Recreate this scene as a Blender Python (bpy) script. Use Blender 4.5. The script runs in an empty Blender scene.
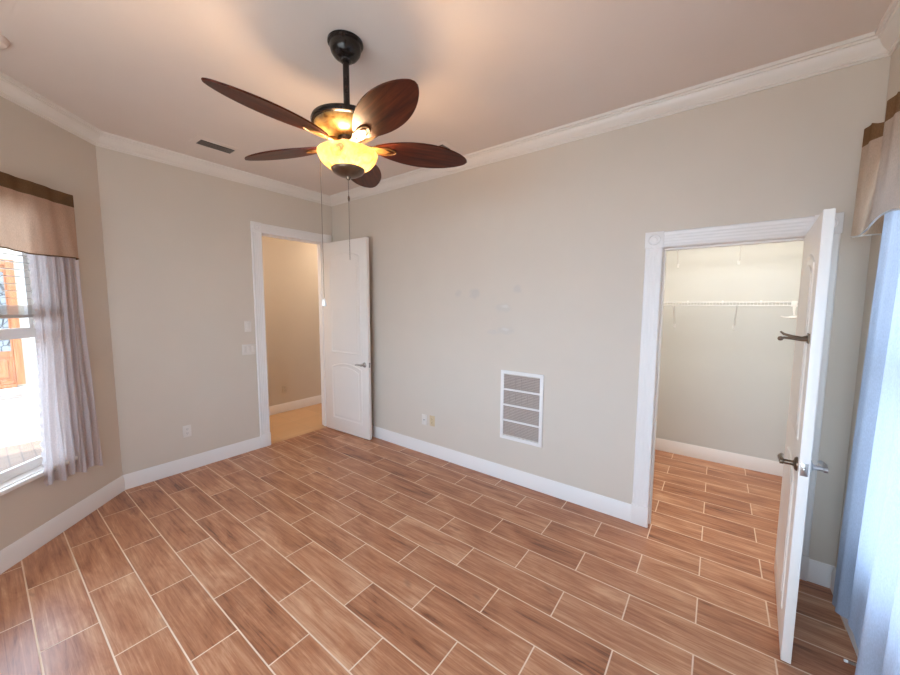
import bpy, bmesh, math, random
from mathutils import Vector, Matrix
random.seed(7)
PI = math.pi
sc = bpy.context.scene
COL = sc.collection

# ------------------------------------------------------------------ camera
cam_d = bpy.data.cameras.new('camera'); cam = bpy.data.objects.new('camera', cam_d); COL.objects.link(cam)
F_PX, YAW, PITCH, ROLL = 356.997, 0.6434, -0.0906, 0.0038
cam_d.sensor_fit = 'HORIZONTAL'; cam_d.sensor_width = 36.0; cam_d.lens = F_PX / 900 * 36.0; cam_d.clip_start = 0.02
fw = Vector((-math.sin(YAW) * math.cos(PITCH), math.cos(YAW) * math.cos(PITCH), math.sin(PITCH)))
rt = Vector((math.cos(YAW), math.sin(YAW), 0)); up = rt.cross(fw)
rt, up = rt * math.cos(ROLL) + up * math.sin(ROLL), up * math.cos(ROLL) - rt * math.sin(ROLL)
m = Matrix((rt, up, -fw)).transposed().to_4x4(); m.translation = Vector((4.1617, -2.9341, 1.6555))
cam.matrix_world = m
sc.camera = cam

# ------------------------------------------------------------------ world, sun, exposure
SKY_STRENGTH, SKY_COLOR = 2.4, (0.56, 0.76, 1.0, 1)
SUN_ENERGY, SUN_DIR = 2.2, Vector((0.25, -0.45, 0.857))
FAN_WATT, CLOSET_WATT, HALL_WATT = 10.5, 8.5, 10.0
EXPOSURE = 2.08
w = bpy.data.worlds.new('sky'); sc.world = w; w.use_nodes = True
bg = w.node_tree.nodes['Background']; bg.inputs['Color'].default_value = SKY_COLOR; bg.inputs['Strength'].default_value = SKY_STRENGTH
sd = bpy.data.lights.new('sun', 'SUN'); sd.energy = SUN_ENERGY; sd.angle = 0.01; sd.color = (1, 0.95, 0.87)
sun = bpy.data.objects.new('sun', sd); COL.objects.link(sun); sun.location = (0, -6, 9)
sun.rotation_euler = SUN_DIR.to_track_quat('Z', 'Y').to_euler()
sc.view_settings.view_transform = 'Standard'; sc.view_settings.look = 'None'
sc.view_settings.exposure = EXPOSURE; sc.view_settings.gamma = 1.0
sc.view_settings.use_curve_mapping = False
sc.cycles.max_bounces = 14; sc.cycles.diffuse_bounces = 8; sc.cycles.transparent_max_bounces = 16
sc.cycles.caustics_reflective = False; sc.cycles.caustics_refractive = False

def portal(name, loc, direction, sx, sz):
    d = bpy.data.lights.new(name, 'AREA'); d.shape = 'RECTANGLE'; d.size = sx; d.size_y = sz; d.cycles.is_portal = True
    o = bpy.data.objects.new(name, d); COL.objects.link(o); o.location = loc
    o.rotation_euler = Vector(direction).to_track_quat('-Z', 'Y').to_euler()

# ------------------------------------------------------------------ room dimensions (metres)
X, YC, YR, H = 4.798, -2.237, -3.9, 3.05
XC = YC - YR                              # where the slanted wall meets the rear wall
R2 = 2 ** -.5
WT = 0.14
ENT_L, ENT_R, ENT_H = -0.9311, -0.1394, 2.45
CLO_L, CLO_R, CLO_H = 3.8266, 4.5708, 2.06
CW = 0.11
CLO_Y, CLO_X0, CLO_X1 = 1.71, 3.1, 4.92
HALL_X, HALL_Y0, HALL_Y1 = -1.13, -1.9, 1.5
CH_L = math.hypot(XC, XC)
WIN_S0, WIN_S1, WIN_Z0, WIN_Z1 = 0.50, 1.85, 0.51, 2.33
RW = (-2.35, -0.40, 0.45, 2.33)           # right window y0 y1 z0 z1
BW = (1.95, 4.55, 0.35, 2.45)               # rear window x0 x1 z0 z1, enlarged for more daylight

# ------------------------------------------------------------------ node / material helpers
class NT:
    def __init__(s, name):
        s.m = bpy.data.materials.new(name); s.m.use_nodes = True
        s.t = s.m.node_tree; s.b = s.t.nodes['Principled BSDF']; s.out = s.t.nodes['Material Output']
    def n(s, typ, **kw):
        nd = s.t.nodes.new(typ)
        for k, v in kw.items():
            if k.startswith('i_'):
                key = k[2:]; nd.inputs[int(key) if key.isdigit() else key].default_value = v
            else: setattr(nd, k, v)
        return nd
    def l(s, a, b): s.t.links.new(a, b)
    def math(s, op, a, b=None, c=None):
        nd = s.t.nodes.new('ShaderNodeMath'); nd.operation = op
        for i, v in enumerate((a, b, c)):
            if v is None: continue
            if isinstance(v, (int, float)): nd.inputs[i].default_value = v
            else: s.l(v, nd.inputs[i])
        return nd.outputs[0]
    def coords(s):
        return s.n('ShaderNodeTexCoord').outputs['Object']
    def scaled(s, vec, sx, sy, sz):
        nd = s.n('ShaderNodeMapping'); nd.inputs['Scale'].default_value = (sx, sy, sz); s.l(vec, nd.inputs['Vector']); return nd.outputs[0]
    def noise(s, vec, scale, detail=3.0, rough=.55, dist=0.0):
        nd = s.n('ShaderNodeTexNoise'); nd.inputs['Scale'].default_value = scale; nd.inputs['Detail'].default_value = detail
        nd.inputs['Roughness'].default_value = rough; nd.inputs['Distortion'].default_value = dist
        if vec is not None: s.l(vec, nd.inputs['Vector'])
        return nd.outputs['Fac']
    def ramp(s, fac, stops):
        nd = s.n('ShaderNodeValToRGB'); cr = nd.color_ramp
        while len(cr.elements) < len(stops): cr.elements.new(.5)
        for e, (p, c) in zip(cr.elements, stops): e.position = p; e.color = (*c, 1) if len(c) == 3 else c
        s.l(fac, nd.inputs[0]); return nd.outputs[0]
    def mix(s, fac, a, b, mode='MIX'):
        nd = s.n('ShaderNodeMix', data_type='RGBA', blend_type=mode)
        if isinstance(fac, (int, float)): nd.inputs[0].default_value = fac
        else: s.l(fac, nd.inputs[0])
        for i, v in ((6, a), (7, b)):
            if isinstance(v, tuple): nd.inputs[i].default_value = (*v, 1) if len(v) == 3 else v
            else: s.l(v, nd.inputs[i])
        return nd.outputs[2]
    def bump(s, h, strength, dist=.01):
        nd = s.n('ShaderNodeBump'); nd.inputs['Strength'].default_value = strength; nd.inputs['Distance'].default_value = dist
        s.l(h, nd.inputs['Height']); s.l(nd.outputs[0], s.b.inputs['Normal'])

def paint(name, col, rough=.6, var=.03, bump=.0, scale=3.0, metal=0.0, bscale=120, spec=.5):
    t = NT(name); t.b.inputs['Roughness'].default_value = rough; t.b.inputs['Metallic'].default_value = metal
    t.b.inputs['Specular IOR Level'].default_value = spec
    v = t.coords(); f = t.noise(v, scale)
    lo = tuple(max(0, c * (1 - var)) for c in col); hi = tuple(min(1, c * (1 + var)) for c in col)
    t.l(t.ramp(f, [(.3, lo), (.7, hi)]), t.b.inputs['Base Color'])
    if bump: t.bump(t.noise(v, bscale, 2), bump, .002)
    return t.m

WALL = (0.62, 0.535, 0.437)
M = {}
M['wall'] = paint('wall_paint', WALL, .55, .012, .10, spec=.35)
M['closet_wall'] = paint('closet_paint', (0.60, 0.60, 0.56), .6, .012, .10, spec=.3)
M['hall_wall'] = paint('hall_paint', (0.60, 0.52, 0.42), .6, .012, .08, spec=.3)
M['ceiling'] = paint('ceiling_paint', (0.70, 0.605, 0.535), .8, .012, .15, bscale=60, spec=.2)
M['trim'] = paint('trim_paint', (0.78, 0.73, 0.68), .35, .01)
M['crown'] = paint('crown_paint', (0.74, 0.67, 0.59), .4, .01)
M['door'] = paint('door_paint', (0.80, 0.735, 0.655), .32, .01)
M['white_plastic'] = paint('white_plastic', (0.80, 0.77, 0.72), .35, .01)
M['plate'] = paint('almond_plate', (0.70, 0.635, 0.56), .4, .01)
M['beige_plastic'] = paint('beige_plastic', (0.62, 0.47, 0.28), .4, .01)
M['blind'] = paint('blind_slat', (0.50, 0.455, 0.41), .45, .02)
M['dark'] = paint('cavity_shade', (0.02, 0.018, 0.016), .7, .1)  # near-black colour in place of the shade inside slots and ducts
M['nickel'] = paint('brushed_nickel', (0.42, 0.38, 0.34), .28, .05, metal=1.0, scale=40)
M['bronze'] = paint('antique_bronze', (0.16, 0.11, 0.075), .30, .2, metal=.9, scale=30)
M['black_bronze'] = paint('oil_rubbed_bronze', (0.022, 0.016, 0.013), .22, .3, metal=.4, scale=25)
M['gold'] = paint('antique_gold', (0.17, 0.08, 0.02), .45, .25, metal=.2, scale=40)
M['wire'] = paint('white_wire', (0.82, 0.82, 0.80), .4, .01)
M['chain'] = paint('chain_brass', (0.30, 0.24, 0.18), .35, .1, metal=.7)
M['vent_metal'] = paint('vent_grey', (0.15, 0.12, 0.098), .5, .1)
M['grille_filter'] = paint('grille_louvre', (0.46, 0.37, 0.31), .5, .04)
M['stop_rubber'] = paint('black_rubber', (0.015, 0.015, 0.015), .7, .1)
M['stucco'] = paint('pale_stucco', (0.40, 0.345, 0.265), .9, .03, .3, bscale=40)
M['concrete'] = paint('pale_concrete', (0.72, 0.68, 0.62), .9, .05, .2, bscale=30)
M['mat_fibre'] = paint('mat_fibre', (0.14, 0.11, 0.09), .95, .2, .4)

def wall_back_paint():
    # same paint with spackle patches where fixings were pulled out of the wall
    t = NT('patched_wall_paint'); t.b.inputs['Roughness'].default_value = .55; t.b.inputs['Specular IOR Level'].default_value = .35
    v = t.coords(); f = t.noise(v, 3.0)
    base = t.ramp(f, [(.3, tuple(c * .988 for c in WALL)), (.7, tuple(c * 1.012 for c in WALL))])
    wob = t.math('MULTIPLY', t.math('SUBTRACT', t.noise(v, 22, 3), .5), 1.3)
    col = base
    for (px, pz, rx, rz, pc) in [(2.06, 1.77, .05, .045, (.53, .475, .415)), (2.26, 1.765, .075, .06, (.50, .455, .41)), (2.71, 1.80, .05, .05, (.52, .47, .42)),
                                 (2.57, 1.63, .11, .05, (.54, .49, .43)), (2.59, 1.645, .05, .018, (.68, .63, .57)),
                                 (2.60, 1.42, .12, .045, (.545, .49, .43)), (2.60, 1.435, .05, .018, (.67, .62, .56)), (2.46, 1.40, .08, .03, (.56, .50, .44))]:
        sp = t.n('ShaderNodeSeparateXYZ'); t.l(v, sp.inputs[0])
        a = t.math('DIVIDE', t.math('SUBTRACT', sp.outputs[0], px), rx); b = t.math('DIVIDE', t.math('SUBTRACT', sp.outputs[2], pz), rz)
        d = t.math('SQRT', t.math('ADD', t.math('MULTIPLY', a, a), t.math('MULTIPLY', b, b)))
        d = t.math('ADD', d, wob)
        mr = t.n('ShaderNodeMapRange'); mr.inputs[1].default_value = 1.0; mr.inputs[2].default_value = .45; mr.inputs[3].default_value = 0; mr.inputs[4].default_value = .5
        t.l(d, mr.inputs[0]); col = t.mix(mr.outputs[0], col, pc)
    t.l(col, t.b.inputs['Base Color']); t.bump(t.noise(v, 120, 2), .10, .002)
    return t.m
M['wall_back'] = wall_back_paint()

def tile_material():
    t = NT('wood_look_tile'); v = t.coords(); sp = t.n('ShaderNodeSeparateXYZ'); t.l(v, sp.inputs[0]); x, y = sp.outputs[0], sp.outputs[1]
    W_, L_, Y0, X0 = 0.2080, 0.6224, -1.6110, 1.9790
    ry = t.math('DIVIDE', t.math('SUBTRACT', Y0, y), W_); row = t.math('FLOOR', ry); fy = t.math('FRACT', ry)
    odd = t.math('FLOORED_MODULO', row, 2.0)
    cx = t.math('DIVIDE', t.math('SUBTRACT', x, t.math('ADD', t.math('MULTIPLY', odd, .3130), X0)), L_)
    colm = t.math('FLOOR', cx); fx = t.math('FRACT', cx)
    dy = t.math('MULTIPLY', t.math('MINIMUM', fy, t.math('SUBTRACT', 1.0, fy)), W_)
    dx = t.math('MULTIPLY', t.math('MINIMUM', fx, t.math('SUBTRACT', 1.0, fx)), L_)
    d = t.math('MINIMUM', dx, dy)
    mr = t.n('ShaderNodeMapRange'); mr.inputs[1].default_value = .0026; mr.inputs[2].default_value = .0042; t.l(d, mr.inputs[0]); tile = mr.outputs[0]
    cb = t.n('ShaderNodeCombineXYZ'); t.l(row, cb.inputs[0]); t.l(colm, cb.inputs[1])
    wn = t.n('ShaderNodeTexWhiteNoise', noise_dimensions='2D'); t.l(cb.outputs[0], wn.inputs['Vector']); rnd = wn.outputs['Value']
    sc2 = t.n('ShaderNodeSeparateColor'); t.l(wn.outputs['Color'], sc2.inputs[0])
    # grain coordinates, a different cut of wood for every tile
    gx = t.math('ADD', x, t.math('MULTIPLY', rnd, 37.0)); gy = t.math('ADD', y, t.math('MULTIPLY', sc2.outputs[1], 23.0))
    def vec(ax, ay):
        c = t.n('ShaderNodeCombineXYZ'); t.l(t.math('MULTIPLY', gx, ax), c.inputs[0]); t.l(t.math('MULTIPLY', gy, ay), c.inputs[1]); return c.outputs[0]
    broad = t.noise(vec(2.4, 10.0), 1.0, 5, .62, .7)
    streak = t.noise(vec(2.2, 60.0), 1.0, 4, .70, .8)
    knot = t.noise(vec(5.0, 11.0), 1.0, 2, .5, .4)
    val = t.math('ADD', t.math('MULTIPLY', broad, .54), t.math('MULTIPLY', streak, .46))
    val = t.math('ADD', val, t.math('MULTIPLY', t.math('SUBTRACT', rnd, .5), .10))
    c = t.ramp(val, [(.32, (0.155, 0.054, 0.026)), (.42, (0.36, 0.140, 0.065)), (.52, (0.475, 0.210, 0.105)), (.66, (0.66, 0.372, 0.215))])
    kf = t.n('ShaderNodeMapRange'); kf.inputs[1].default_value = .66; kf.inputs[2].default_value = .80; kf.inputs[3].default_value = 0; kf.inputs[4].default_value = .55
    t.l(knot, kf.inputs[0]); c = t.mix(kf.outputs[0], c, (0.15, 0.06, 0.035))
    gcol = t.ramp(t.noise(v, 6.0), [(.3, (0.74, 0.54, 0.38)), (.7, (0.84, 0.64, 0.47))])
    t.l(t.mix(tile, gcol, c), t.b.inputs['Base Color'])
    rr = t.n('ShaderNodeMapRange'); rr.inputs[3].default_value = .75; rr.inputs[4].default_value = .33; t.l(tile, rr.inputs[0]); t.l(rr.outputs[0], t.b.inputs['Roughness'])
    h = t.math('ADD', t.math('MULTIPLY', tile, 1.0), t.math('MULTIPLY', streak, .18)); t.bump(h, .35, .002)
    return t.m
M['tile'] = tile_material()

def grid_tile(name, c0, c1, grout, size, gw, rough=.4, yw=None):
    t = NT(name); v = t.coords()
    br = t.n('ShaderNodeTexBrick'); br.offset = .5 if yw else 0.0; br.inputs['Scale'].default_value = 1.0; br.inputs['Mortar Size'].default_value = gw
    br.inputs['Brick Width'].default_value = size; br.inputs['Row Height'].default_value = yw or size
    br.inputs['Color1'].default_value = (*c0, 1); br.inputs['Color2'].default_value = (*c1, 1); br.inputs['Mortar'].default_value = (*grout, 1)
    mp = t.n('ShaderNodeMapping'); mp.inputs['Location'].default_value = (.13, .31, 0); t.l(v, mp.inputs['Vector'])
    t.l(mp.outputs[0], br.inputs['Vector'])
    c = t.mix(t.math('MULTIPLY', t.noise(v, 4.0, 5), .5), br.outputs['Color'], tuple(k * .62 for k in c0), 'MIX')
    t.l(c, t.b.inputs['Base Color']); t.b.inputs['Roughness'].default_value = rough
    return t.m
M['hall_tile'] = grid_tile('hall_tile', (0.62, 0.38, 0.20), (0.56, 0.33, 0.17), (0.50, 0.33, 0.2), .45, .004)
M['brick_paving'] = grid_tile('brick_paving', (0.19, 0.115, 0.075), (0.145, 0.085, 0.055), (0.09, 0.06, 0.045), .20, .006, .85, .10)

def wood(name, lo, mid, hi, rough=.35, axis=0, f=(3, 40)):
    t = NT(name); v = t.coords(); s = [f[1], f[1], f[1]]; s[axis] = f[0]
    g = t.noise(t.scaled(v, *s), 1.0, 5, .6, .5)
    t.l(t.ramp(g, [(.3, lo), (.5, mid), (.72, hi)]), t.b.inputs['Base Color']); t.b.inputs['Roughness'].default_value = rough
    t.bump(g, .15, .002); return t.m
def spec(m_, v): m_.node_tree.nodes['Principled BSDF'].inputs['Specular IOR Level'].default_value = v
M['blade_wood'] = wood('mahogany_blade', (0.020, 0.004, 0.002), (0.060, 0.011, 0.004), (0.115, 0.025, 0.009), .42)
spec(M['blade_wood'], .2)
M['oak_door'] = wood('oak_door', (0.16, 0.050, 0.015), (0.23, 0.078, 0.024), (0.29, 0.11, 0.038), .4, 2)

def marble_amber(name, emit, through=False, dark=1.0):
    t = NT(name); v = t.coords(); f = t.noise(v, 14, 6, .65, 1.6)
    c = t.ramp(f, [(.30, (0.34, 0.12, 0.02)), (.40, (0.72, 0.40, 0.11)), (.58, (0.86, 0.60, 0.24)), (.75, (0.92, 0.74, 0.40))])
    if dark < 1: c = t.mix(1.0, c, (dark, dark, dark), 'MULTIPLY')
    t.l(c, t.b.inputs['Base Color']); t.b.inputs['Roughness'].default_value = .3
    if emit: t.l(c, t.b.inputs['Emission Color']); t.b.inputs['Emission Strength'].default_value = emit
    if through:      # alabaster-like glass that passes the bulbs' light on, scattered
        tl = t.n('ShaderNodeBsdfTranslucent'); t.l(c, tl.inputs[0]); mx = t.n('ShaderNodeMixShader'); mx.inputs[0].default_value = .27
        t.l(t.b.outputs[0], mx.inputs[1]); t.l(tl.outputs[0], mx.inputs[2]); t.l(mx.outputs[0], t.out.inputs[0])
    return t.m
M['amber_glass'] = marble_amber('amber_glass_lit', .0, True, .38)
M['amber_body'] = marble_amber('amber_stone_body', 0, False, .34)

def cloth(name, col, transl, transp, weave=260, rough=.9, band=None):
    t = NT(name); v = t.coords()
    f = t.noise(t.scaled(v, weave, weave, weave * .35), 1.0, 2)
    lo = tuple(k * .90 for k in col); hi = tuple(min(1, k * 1.06) for k in col)
    c = t.ramp(f, [(.3, lo), (.7, hi)])
    if band:
        z0, bc = band; sp = t.n('ShaderNodeSeparateXYZ'); t.l(v, sp.inputs[0])
        bcol = t.ramp(f, [(.3, tuple(k * .85 for k in bc)), (.7, tuple(k * 1.1 for k in bc))])
        c = t.mix(t.math('GREATER_THAN', sp.outputs[2], z0), c, bcol)
    df = t.n('ShaderNodeBsdfDiffuse'); tl = t.n('ShaderNodeBsdfTranslucent'); t.l(c, df.inputs[0]); t.l(c, tl.inputs[0])
    mx = t.n('ShaderNodeMixShader'); mx.inputs[0].default_value = transl; t.l(df.outputs[0], mx.inputs[1]); t.l(tl.outputs[0], mx.inputs[2])
    out = mx.outputs[0]
    if transp:
        tp = t.n('ShaderNodeBsdfTransparent'); m2 = t.n('ShaderNodeMixShader'); m2.inputs[0].default_value = transp
        t.l(out, m2.inputs[1]); t.l(tp.outputs[0], m2.inputs[2]); out = m2.outputs[0]
    t.t.nodes.remove(t.b); t.l(out, t.out.inputs[0]); return t.m
M['sheer'] = cloth('sheer_voile', (0.66, 0.585, 0.57), .42, .05)
M['sheer_skylit'] = cloth('sheer_voile_skylit', (0.47, 0.52, 0.62), .30, .0)  # same voile made denser, with the sky's blue light put into its colour
M['valance'] = cloth('tan_valance', (0.64, 0.43, 0.30), .45, 0.0, band=(2.36, (0.20, 0.115, 0.06)))
M['valance_lining'] = cloth('valance_lining', (0.85, 0.83, 0.80), .4, 0.0)
M['valance_trim'] = cloth('valance_trim', (0.20, 0.115, 0.06), .15, 0.0)

def glass():
    t = NT('window_glass'); tp = t.n('ShaderNodeBsdfTransparent'); gl = t.n('ShaderNodeBsdfGlossy'); gl.inputs['Roughness'].default_value = .02
    mx = t.n('ShaderNodeMixShader'); mx.inputs[0].default_value = .045
    t.l(tp.outputs[0], mx.inputs[1]); t.l(gl.outputs[0], mx.inputs[2])
    t.t.nodes.remove(t.b); t.l(mx.outputs[0], t.out.inputs[0]); return t.m
M['glass'] = glass()
def leaded():
    t = NT('leaded_glass'); v = t.coords(); vo = t.n('ShaderNodeTexVoronoi', feature='DISTANCE_TO_EDGE'); vo.inputs['Scale'].default_value = 7.0; t.l(v, vo.inputs['Vector'])
    c = t.ramp(vo.outputs['Distance'], [(.0, (0.04, 0.04, 0.042)), (.035, (0.04, 0.04, 0.042)), (.05, (0.15, 0.16, 0.165)), (1.0, (0.20, 0.21, 0.215))])
    t.l(c, t.b.inputs['Base Color']); t.b.inputs['Roughness'].default_value = .2; return t.m
M['leaded'] = leaded()

# ------------------------------------------------------------------ mesh helpers
class MB:
    def __init__(s): s.bm = bmesh.new()
    def box(s, x0, x1, y0, y1, z0, z1, bev=0.0, mat=None):
        b = bmesh.new(); bmesh.ops.create_cube(b, size=1.0)
        for v in b.verts: v.co = Vector(((x0 + x1) / 2 + v.co.x * (x1 - x0), (y0 + y1) / 2 + v.co.y * (y1 - y0), (z0 + z1) / 2 + v.co.z * (z1 - z0)))
        if bev: bmesh.ops.bevel(b, geom=b.edges[:], offset=bev, segments=2, affect='EDGES', profile=.5)
        return s.add(b, mat)
    def add(s, b, mat=None):
        if mat is not None: bmesh.ops.transform(b, matrix=mat, verts=b.verts)
        me = bpy.data.meshes.new('tmp'); b.to_mesh(me); b.free(); s.bm.from_mesh(me); bpy.data.meshes.remove(me); return s
    def tube(s, pts, r, seg=8, cap=True):
        pts = [Vector(p) for p in pts]; rs = r if isinstance(r, (list, tuple)) else [r] * len(pts)
        b = bmesh.new(); rings = []; prev = None
        for i, p in enumerate(pts):
            d = ((pts[min(i + 1, len(pts) - 1)] - p).normalized() + (p - pts[max(i - 1, 0)]).normalized()).normalized()
            a = prev if prev else (Vector((0, 0, 1)) if abs(d.z) < .9 else Vector((1, 0, 0)))
            u_ = (a - d * a.dot(d)).normalized(); prev = u_; v_ = d.cross(u_)
            rings.append([b.verts.new(p + (u_ * math.cos(2 * PI * k / seg) + v_ * math.sin(2 * PI * k / seg)) * rs[i]) for k in range(seg)])
        for i in range(len(rings) - 1):
            for k in range(seg): b.faces.new((rings[i][k], rings[i][(k + 1) % seg], rings[i + 1][(k + 1) % seg], rings[i + 1][k]))
        if cap: b.faces.new(rings[0][::-1]); b.faces.new(rings[-1])
        return s.add(b)
    def lathe(s, prof, seg=32, mat=None):
        b = bmesh.new(); rings = []
        for (r, z) in prof:
            if r < 1e-5: rings.append([b.verts.new((0, 0, z))])
            else: rings.append([b.verts.new((r * math.cos(2 * PI * k / seg), r * math.sin(2 * PI * k / seg), z)) for k in range(seg)])
        for i in range(len(rings) - 1):
            A, B = rings[i], rings[i + 1]
            for k in range(seg):
                j = (k + 1) % seg
                if len(A) == 1 and len(B) == 1: continue
                if len(A) == 1: b.faces.new((A[0], B[j], B[k]))
                elif len(B) == 1: b.faces.new((A[k], A[j], B[0]))
                else: b.faces.new((A[k], A[j], B[j], B[k]))
        return s.add(b, mat)
    def prism(s, poly, z0, z1, mat=None, bev=0.0):
        b = bmesh.new(); lo = [b.verts.new((p[0], p[1], z0)) for p in poly]; hi = [b.verts.new((p[0], p[1], z1)) for p in poly]
        n = len(poly); b.faces.new(lo[::-1]); b.faces.new(hi)
        for k in range(n): b.faces.new((lo[k], lo[(k + 1) % n], hi[(k + 1) % n], hi[k]))
        if bev: bmesh.ops.bevel(b, geom=[e for e in b.edges if abs(e.verts[0].co.z - e.verts[1].co.z) < 1e-6], offset=bev, segments=2, affect='EDGES')
        return s.add(b, mat)
    def ring_sweep(s, path, prof, closed, mat=None):
        """path: 2-D points; prof: (offset to the left of the path, height); swept in the XY plane with mitred corners."""
        n = len(path); P = [Vector(p).to_2d() for p in path]; b = bmesh.new(); rings = []
        for i in range(n):
            if closed or 0 < i < n - 1:
                d0 = (P[i] - P[i - 1]).normalized(); d1 = (P[(i + 1) % n] - P[i]).normalized()
            elif i == 0: d0 = d1 = (P[1] - P[0]).normalized()
            else: d0 = d1 = (P[-1] - P[-2]).normalized()
            n0 = Vector((-d0.y, d0.x)); n1 = Vector((-d1.y, d1.x)); mm = (n0 + n1).normalized(); k = 1 / max(.2, mm.dot(n0))
            rings.append([b.verts.new((P[i].x + mm.x * k * o, P[i].y + mm.y * k * o, z)) for (o, z) in prof])
        q = len(prof)
        for i in range(n if closed else n - 1):
            A, B = rings[i], rings[(i + 1) % n]
            for k in range(q): b.faces.new((A[k], B[k], B[(k + 1) % q], A[(k + 1) % q]))
        if not closed: b.faces.new(rings[0]); b.faces.new(rings[-1][::-1])
        return s.add(b, mat)
    def build(s, name, mat, parent=None, smooth=None):
        bmesh.ops.recalc_face_normals(s.bm, faces=s.bm.faces)
        me = bpy.data.meshes.new(name); s.bm.to_mesh(me); s.bm.free()
        for mm in (mat if isinstance(mat, (list, tuple)) else [mat]): me.materials.append(mm)
        o = bpy.data.objects.new(name, me); COL.objects.link(o)
        if parent: o.parent = parent
        if smooth is not None:
            for p in me.polygons: p.use_smooth = True
            me.set_sharp_from_angle(angle=math.radians(smooth))
        return o

def empty(name, loc=(0, 0, 0), rz=0.0):
    o = bpy.data.objects.new(name, None); COL.objects.link(o); o.location = loc; o.rotation_euler = (0, 0, rz); o.empty_display_size = .1; return o
def tag(o, label, cat, group=None, kind=None):
    o['label'] = label; o['category'] = cat
    if group: o['group'] = group
    if kind: o['kind'] = kind
    return o
def struct(o, label, cat): return tag(o, label, cat, kind='structure')
def copy_tree(o, parent=None):
    c = o.copy(); COL.objects.link(c); c.parent = parent
    for ch in list(o.children): copy_tree(ch, c)
    return c
CH_ROT = -PI / 4                           # local x runs along the slanted wall, local y into the room
CH_M = Matrix.Translation((0, YC, 0)) @ Matrix.Rotation(CH_ROT, 4, 'Z')
RW_M = Matrix.Translation((X, 0, 0)) @ Matrix.Rotation(PI / 2, 4, 'Z')
BW_M = Matrix.Translation((0, YR, 0))

def wall_mesh(mat, a0, a1, z0, z1, holes, t0=-WT, t1=0.0):
    """a wall along local x with rectangular holes (x0,x1,z0,z1); local y from t0 to t1"""
    xs = sorted({a0, a1, *[h[0] for h in holes], *[h[1] for h in holes]}); mb = MB()
    for i in range(len(xs) - 1):
        xa, xb = xs[i], xs[i + 1]; hs = sorted([h for h in holes if h[0] <= xa + 1e-6 and h[1] >= xb - 1e-6], key=lambda h: h[2]); z = z0
        for h in hs:
            if h[2] > z + 1e-6: mb.box(xa, xb, t0, t1, z, h[2])
            z = h[3]
        if z < z1 - 1e-6: mb.box(xa, xb, t0, t1, z, z1)
    bmesh.ops.remove_doubles(mb.bm, verts=mb.bm.verts, dist=1e-5)
    seen = {}
    for f in list(mb.bm.faces):            # drop the pairs of faces between the blocks
        k = tuple(sorted(v.index for v in f.verts)) if False else frozenset(f.verts)
        seen.setdefault(k, []).append(f)
    bmesh.ops.delete(mb.bm, geom=[f for fs in seen.values() if len(fs) > 1 for f in fs], context='FACES_ONLY')
    bmesh.ops.transform(mb.bm, matrix=mat, verts=mb.bm.verts)
    return mb

# ================================================================== SETTING
J = .02                                    # jamb thickness: wall holes are that much larger than the clear opening
mb = MB(); mb.prism([(0, 0.0), (0, YC), (XC, YR), (X, YR), (X, 0.0)], -.10, 0)
mb.box(CLO_X0, CLO_X1, 0.0, CLO_Y, -.10, 0)
struct(mb.build('floor', M['tile']), 'reddish brown wood-look tile floor with pale grout', 'floor')
mb = MB(); mb.box(HALL_X, 0.0, HALL_Y0, HALL_Y1, -.10, -.001)
struct(mb.build('floor_hall', M['hall_tile']), 'beige tile floor of the hall beyond the open door', 'floor')
mb = MB(); mb.box(-1.35, X + 1.1, YR - 1.35, CLO_Y + .2, H, H + .15)  # runs past the walls as unseen eaves, added to keep sun off the windows
struct(mb.build('ceiling', M['ceiling']), 'smooth off-white bedroom ceiling around the fan', 'ceiling')
# back wall (grille, closet) : local x = world x, thickness to +y
wb = wall_mesh(Matrix.Identity(4), -WT, X, 0, H, [(CLO_L - J, CLO_R + J, 0, CLO_H + J)], 0.0, WT)
struct(wb.build('wall_back', M['wall_back']), 'long greige wall with the return grille and closet doorway', 'wall')
# left wall (entry) : along y at x=0, thickness to -x
lm = Matrix.Translation((0, 0, 0)) @ Matrix.Rotation(-PI / 2, 4, 'Z')   # local x -> -y, local y -> +x
wl = wall_mesh(lm, 0, -YC, 0, H, [(-ENT_R - J, -ENT_L + J, 0, ENT_H + J)])
struct(wl.build('wall_left', M['wall']), 'greige wall around the hall doorway', 'wall')
wc = wall_mesh(CH_M, 0, CH_L, 0, H, [(WIN_S0, WIN_S1, WIN_Z0, WIN_Z1)])
struct(wc.build('wall_left_bay', M['wall']), 'slanted greige wall holding the window with blinds', 'wall')
wr = wall_mesh(BW_M, XC - .1, X + WT, 0, H, [BW])
struct(wr.build('wall_rear', M['wall']), 'greige wall behind the camera', 'wall')
wr = wall_mesh(RW_M, YR, WT, 0, H, [RW])
struct(wr.build('wall_right', M['wall']), 'greige wall behind the floor-length sheer curtain', 'wall')
mb = MB(); mb.box(CLO_X0 - .1, CLO_X1 + .1, CLO_Y, CLO_Y + .1, 0, H)
struct(mb.build('wall_closet_back', M['closet_wall']), 'pale back wall of the closet behind the wire shelf', 'wall')
mb = MB(); mb.box(CLO_X0 - .1, CLO_X0, WT, CLO_Y, 0, H)
struct(mb.build('wall_closet_left', M['closet_wall']), 'left side wall inside the closet', 'wall')
mb = MB(); mb.box(CLO_X1, CLO_X1 + .1, WT, CLO_Y, 0, H)
struct(mb.build('wall_closet_right', M['closet_wall']), 'right side wall inside the closet', 'wall')
mb = MB(); mb.box(HALL_X - .12, HALL_X, HALL_Y0 - .1, HALL_Y1 + .1, -.1, H)
struct(mb.build('wall_hall', M['hall_wall']), 'tan hall wall seen through the open doorway', 'wall')
mb = MB(); mb.box(HALL_X, -WT if False else 0 - WT, HALL_Y0 - .1, HALL_Y0, -.1, H)
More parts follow.
